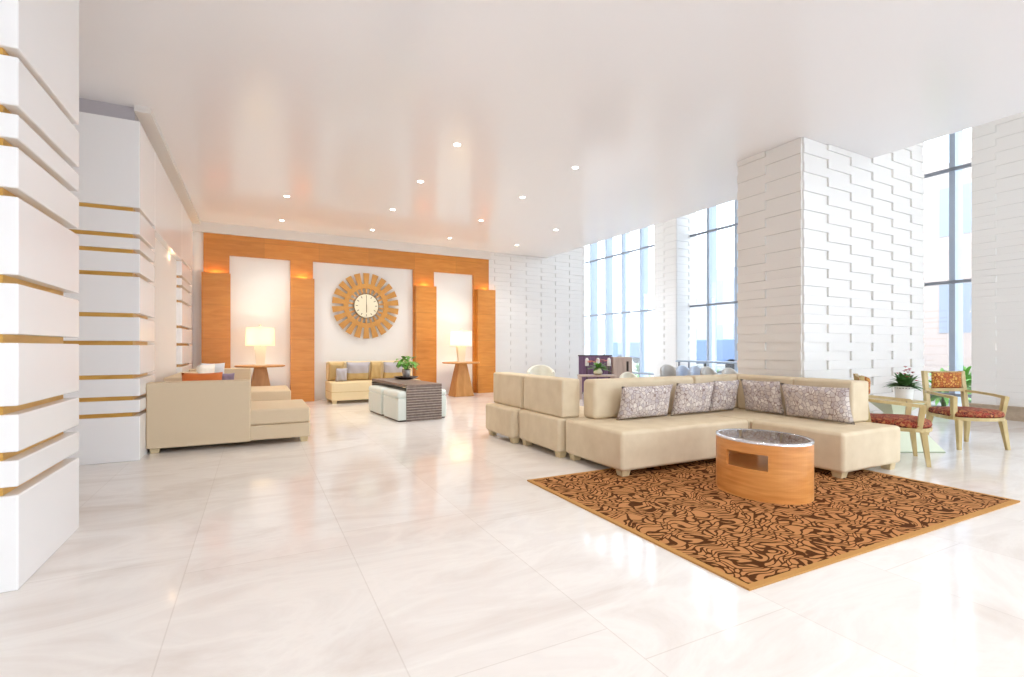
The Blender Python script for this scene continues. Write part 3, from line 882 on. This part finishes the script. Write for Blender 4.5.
for k, (u, d, mt, lab) in enumerate([(669, 14.2, 'chair_taupe', 'taupe lounge chair by the window pier, leftmost of the far row'), (684, 13.6, 'chair_blue', 'blue-grey lounge chair second from the window pier'),
        (697.5, 13.2, 'chair_blue', 'blue-grey lounge chair in the middle of the far window row'), (709, 12.8, 'chair_taupe', 'taupe lounge chair at the far end of the white bar table'),
        (731, 12.0, 'chair_taupe', 'taupe lounge chair next to the cream face of the pillar')]):
    tub_chair('lounge_chair', (u - 512) / 501 * d, d, lab, GT, mt, .42 if k else .5, .80, 0)
# long narrow table by window
x, y = sd((717 - 512) / 501 * 13.9, 13.9)
r = thing('bar_table', 'long pale table standing at the far window', 'table', (x, y, 0), R(90))
link('table_top', B(-1.3, 1.3, -.25, .25, .86, .90, .005, 1), 'frame', r)
for a in (-1.2, 1.2):
    for b in (-.2, .2): link('leg', B(a - .02, a + .02, b - .02, b + .02, 0, .86), 'frame_dark', r)
# purple screen, cabinet, flowers
x, y = sd((595 - 512) / 501 * 14.2, 14.2)
r = thing('display_screen', 'purple panelled screen behind the flower arrangement', 'screen', (x, y, 0), TH)
bm = bmesh.new(); box(bm, -.46, .46, -.02, .02, .02, 1.04)
for k in range(9): box(bm, -.46 + k * .1125, -.44 + k * .1125, -.035, -.02, .02, 1.04)
link('panel', bm, 'purple', r); link('top_rail', B(-.48, .48, -.03, .03, 1.04, 1.07), 'dark', r)
for a in (-.4, .4): link('foot', B(a - .03, a + .03, -.15, .15, 0, .02), 'dark', r)
x, y = sd((621 - 512) / 501 * 14.2, 14.2)
r = thing('cabinet', 'taupe wooden cabinet right of the purple screen', 'cabinet', (x, y, 0), TH)
link('body', B(-.27, .27, -.2, .2, 0, 1.02, .006, 1), 'cabinet', r)
for a, b in ((-.265, -.005), (.005, .265)):
    dd = link('door', B(a, b, -.218, -.201, .03, 1.0, .003, 1), 'cabinet', r)
    link('handle', B((a + b) / 2 - .03, (a + b) / 2 + .03, -.225, -.218, .62, .90), 'dark', dd) if a > 0 else None
x, y = sd((598 - 512) / 501 * 12.6, 12.6)
r = thing('console_table', 'low taupe console table carrying the flowers behind the sectional', 'table', (x, y, 0), TH)
link('table_top', B(-.5, .42, -.2, .2, .56, .60, .005, 1), 'cabinet', r)
for a in (-.46, .38): link('leg', B(a - .03, a + .03, -.18, .18, 0, .56), 'cabinet', r)
def flower_vase(s_u, d, z, label):
    x, y = sd((s_u - 512) / 501 * d, d)
    r = thing('flower_arrangement', label, 'flowers', (x, y, z)); r.scale = (1.45, 1.45, 1.1)
    link('vase', lathe(bmesh.new(), [(.06, 0), (.08, .06), (.05, .14), (.055, .16)], 20), 'cream_ceramic', r, True)
    rn = random.Random(5); bm = bmesh.new()
    for k in range(46):
        a = rn.uniform(0, 2 * PI); e = rn.uniform(-.1, 1.2)
        leaf(bm, (0, 0, .15), (math.cos(a) * math.cos(e), math.sin(a) * math.cos(e), math.sin(e)), rn.uniform(.14, .25), .03, .3)
    link('foliage', bm, 'leaf', r)
    for mt in ('petal_orange', 'petal_pink'):
        for k in range(9):
            bm = bmesh.new()
            a = rn.uniform(0, 2 * PI); rr = rn.uniform(.04, .2); zz = .36 - rr * .5 + rn.uniform(-.03, .04)
            for q in range(7):
                b_ = q * 2 * PI / 7
                leaf(bm, (rr * math.cos(a), rr * math.sin(a), zz), (math.cos(b_), math.sin(b_), .5), .05, .018, .2, 3)
            link('flower', bm, mt, r)
flower_vase(598, 12.6, .601, 'orange and pink flower arrangement with green leaves in front of the purple screen')
for k, u in enumerate((587, 598, 609)):
    x, y = sd((u - 512) / 501 * 13.75, 13.75)
    r = thing('floor_candle', ['white candle holder at the left of the purple screen', 'white candle holder at the middle of the purple screen', 'white candle holder at the right of the purple screen'][k], 'candle', (x, y, 0), 0, 'white candle holders before the purple screen')
    link('stand', lathe(bmesh.new(), [(.10, 0), (.10, .02), (.015, .04), (.015, .76), (.05, .78)], 16), 'dark', r, True)
    link('candle', lathe(bmesh.new(), [(.055, .78), (.05, .95), (.03, 1.0)], 16), 'ceramic', r, True)

# ------------------------------------------------------------------ downlights, plus added unseen fill spots
dl = thing('downlight', '', 'ceiling light', (0, 0, CZ), 0, 'recessed downlights in the ceiling')
link('trim_ring', lathe(bmesh.new(), [(.045, -.001), (.062, -.003), (.064, -.0005)], 24, cap=False), 'white_panel', dl)
link('lens', lathe(bmesh.new(), [(.044, -.004), (.044, -.0005)], 24), 'lens', dl)
first = True
spots = [(x, y) for y in (6.4, 8.11, 10.01, 11.98) for x in (.5, 2.435, 4.36, 6.27)]
skip = {(.5, 6.4), (.5, 8.11), (6.27, 6.4), (6.27, 8.11)}
col_n = {.5: 'first', 2.435: 'second', 4.36: 'third', 6.27: 'fourth'}
row_n = {6.4: 'nearest the camera', 8.11: 'second from the camera', 10.01: 'second from the wooden wall', 11.98: 'nearest the wooden wall'}
allpos = [(q, True) for q in spots if q not in skip] + [((x, y), False) for x, y in ((.5, 2.7), (2.435, 2.7), (.5, .9), (2.435, .9), (4.36, .9), (6.27, .9), (.5, -1.6), (4.36, -1.6), (.5, -4), (4.36, -4), (8, -2))]  # False entries: unseen spots without fixtures, added to brighten the near floor
SPOTL = bpy.data.lights.new('downlight_and_fill_beam', 'SPOT'); SPOTL.energy = 72; SPOTL.spot_size = R(110); SPOTL.spot_blend = .6; SPOTL.color = (1, .965, .91); SPOTL.shadow_soft_size = .09
SPOT_FILL = SPOTL.copy(); SPOT_FILL.energy = 40  # weaker copy for the added out-of-view fill spots
for (x, y), vis in allpos:
    if vis:
        o = dl if first else copy_tree(dl); first = False
        o.location = (x, y, CZ)
        o['label'] = 'recessed downlight, %s from the left in the row %s' % (col_n[x], row_n[y])
    lo = bpy.data.objects.new('downlight_and_fill_beam', SPOTL if vis else SPOT_FILL); COL.objects.link(lo); lo.location = (x, y, CZ - .03)
# recess wall washer between columns
L = bpy.data.lights.new('recess_glow', 'POINT'); L.energy = .5; L.color = (1, .62, .34); L.shadow_soft_size = .02
lo = bpy.data.objects.new('recess_glow', L); COL.objects.link(lo); lo.location = (-1.225, 9.9, 2.79)

# ------------------------------------------------------------------ outside
struct(link('ground', B(12.9, 70, -30, 60, -.35, -.15), 'pave'))
def facade(name, label, x, y0, y1, h, mat, cols, rows, group=None, z0=.6):
    r = thing(name, label, 'building', (x, (y0 + y1) / 2, -.15))
    w = (y1 - y0)
    link('wall', B(0, 4, -w / 2, w / 2, 0, h), mat, r)
    cw = w / cols; rh = (h - z0) / rows
    for i in range(cols):
        for j in range(rows):
            link('window', B(-.03, -.001, -w / 2 + cw * (i + .2), -w / 2 + cw * (i + .8), z0 + rh * (j + .25), z0 + rh * (j + .75)), 'facade_win', r)
facade('building', 'pale building seen through the far window left of the pillar', 32, 19, 34, 7.5, 'facade', 6, 2)
facade('building', 'pink building seen through the tall window right of the pillar', 27, 5, 16, 9.5, 'facade_pink', 5, 2, z0=1)
facade('building', 'pale building seen through the leftmost windows', 40, 40, 58, 5, 'facade', 6, 1)
def vehicle(name, label, x, y, L_, h, mat, cat):
    r = thing(name, label, cat, (x, y, -.15), 0)
    link('body', B(-1, 1, -L_ / 2, L_ / 2 * .55, .5, h, .08, 3), mat, r, True)
    link('cab', B(-.95, .95, L_ / 2 * .57, L_ / 2, .45, h * .75, .15, 3), 'vehicle_white', r, True)
    link('windscreen', B(-.97, -.951, L_ / 2 * .66, L_ / 2 * .9, h * .45, h * .68), 'facade_win', r)
    for yy in (-L_ * .3, L_ * .38):
        for xx in (-1.0, .8):
            bm = bmesh.new(); n = 20
            a = [bm.verts.new((xx, yy + .4 * math.cos(2 * PI * i / n), .4 + .4 * math.sin(2 * PI * i / n))) for i in range(n)]
            b = [bm.verts.new((xx + .2, yy + .4 * math.cos(2 * PI * i / n), .4 + .4 * math.sin(2 * PI * i / n))) for i in range(n)]
            bm.faces.new(a); bm.faces.new(b[::-1])
            for i in range(n): bm.faces.new((a[i], a[(i + 1) % n], b[(i + 1) % n], b[i]))
            link('wheel', bm, 'tyre', r)
vehicle('truck', 'blue truck parked outside the far window left of the pillar', 24, 20.2, 4.6, 1.9, 'vehicle_blue', 'truck')
vehicle('van', 'blue van far outside the leftmost windows', 30, 36.5, 3.2, 1.9, 'vehicle_blue', 'van')
def bush(x, y, s, label, seed, group):
    rn = random.Random(seed); r = thing('garden_shrub', label, 'shrub', (x, y, -.15), 0, group)
    bm = bmesh.new()
    for k in range(150):
        a = rn.uniform(0, 2 * PI); e = rn.uniform(0, 1.5); d = Vector((math.cos(a) * math.cos(e), math.sin(a) * math.cos(e), math.sin(e)))
        leaf(bm, d * s * .35 * rn.random() + Vector((0, 0, .25 * s)), d, s * rn.uniform(.4, .8), .05 * s, .45)
    link('foliage', bm, 'leaf', r)
    link('stem', tube(bmesh.new(), [(0, 0, 0), (0, 0, .3 * s)], .05 * s), 'stem', r)
for k, (x, y, s, lab) in enumerate([(14.6, 5.95, .95, 'leafy shrub outside the tall window right of the pillar, nearest the pillar'), (16.8, 6.45, 1.15, 'larger leafy shrub outside the tall window, behind the nearer shrub'),
        (14.0, 12.3, .8, 'leafy shrub outside behind the lounge chairs'), (15, 15.2, 1.0, 'leafy shrub outside right of the taupe cabinet'), (15.2, 17.2, .9, 'leafy shrub outside behind the taupe cabinet')]):
    bush(x, y, s, lab, 20 + k, 'shrubs outside the windows')

# ------------------------------------------------------------------ world, camera
w = bpy.data.worlds.new('sky'); sc.world = w; w.use_nodes = True
bg = w.node_tree.nodes['Background']; bg.inputs[0].default_value = (.84, .915, 1, 1); bg.inputs[1].default_value = 4.2
cam = bpy.data.cameras.new('camera'); co = bpy.data.objects.new('camera', cam); COL.objects.link(co); sc.camera = co
cam.sensor_width = 36; cam.lens = 36 * 501 / 1024; cam.shift_y = 8.5 / 1024
co.location = (0, 0, 1.3); co.rotation_euler = (R(90), 0, -math.atan2(256, 501))
sc.view_settings.view_transform = 'Standard'; sc.view_settings.look = 'None'; sc.view_settings.gamma = 1; sc.view_settings.use_curve_mapping = False
sc.view_settings.exposure = 0.26
sc.cycles.max_bounces = 12; sc.cycles.diffuse_bounces = 7; sc.cycles.glossy_bounces = 5; sc.cycles.sample_clamp_indirect = 6
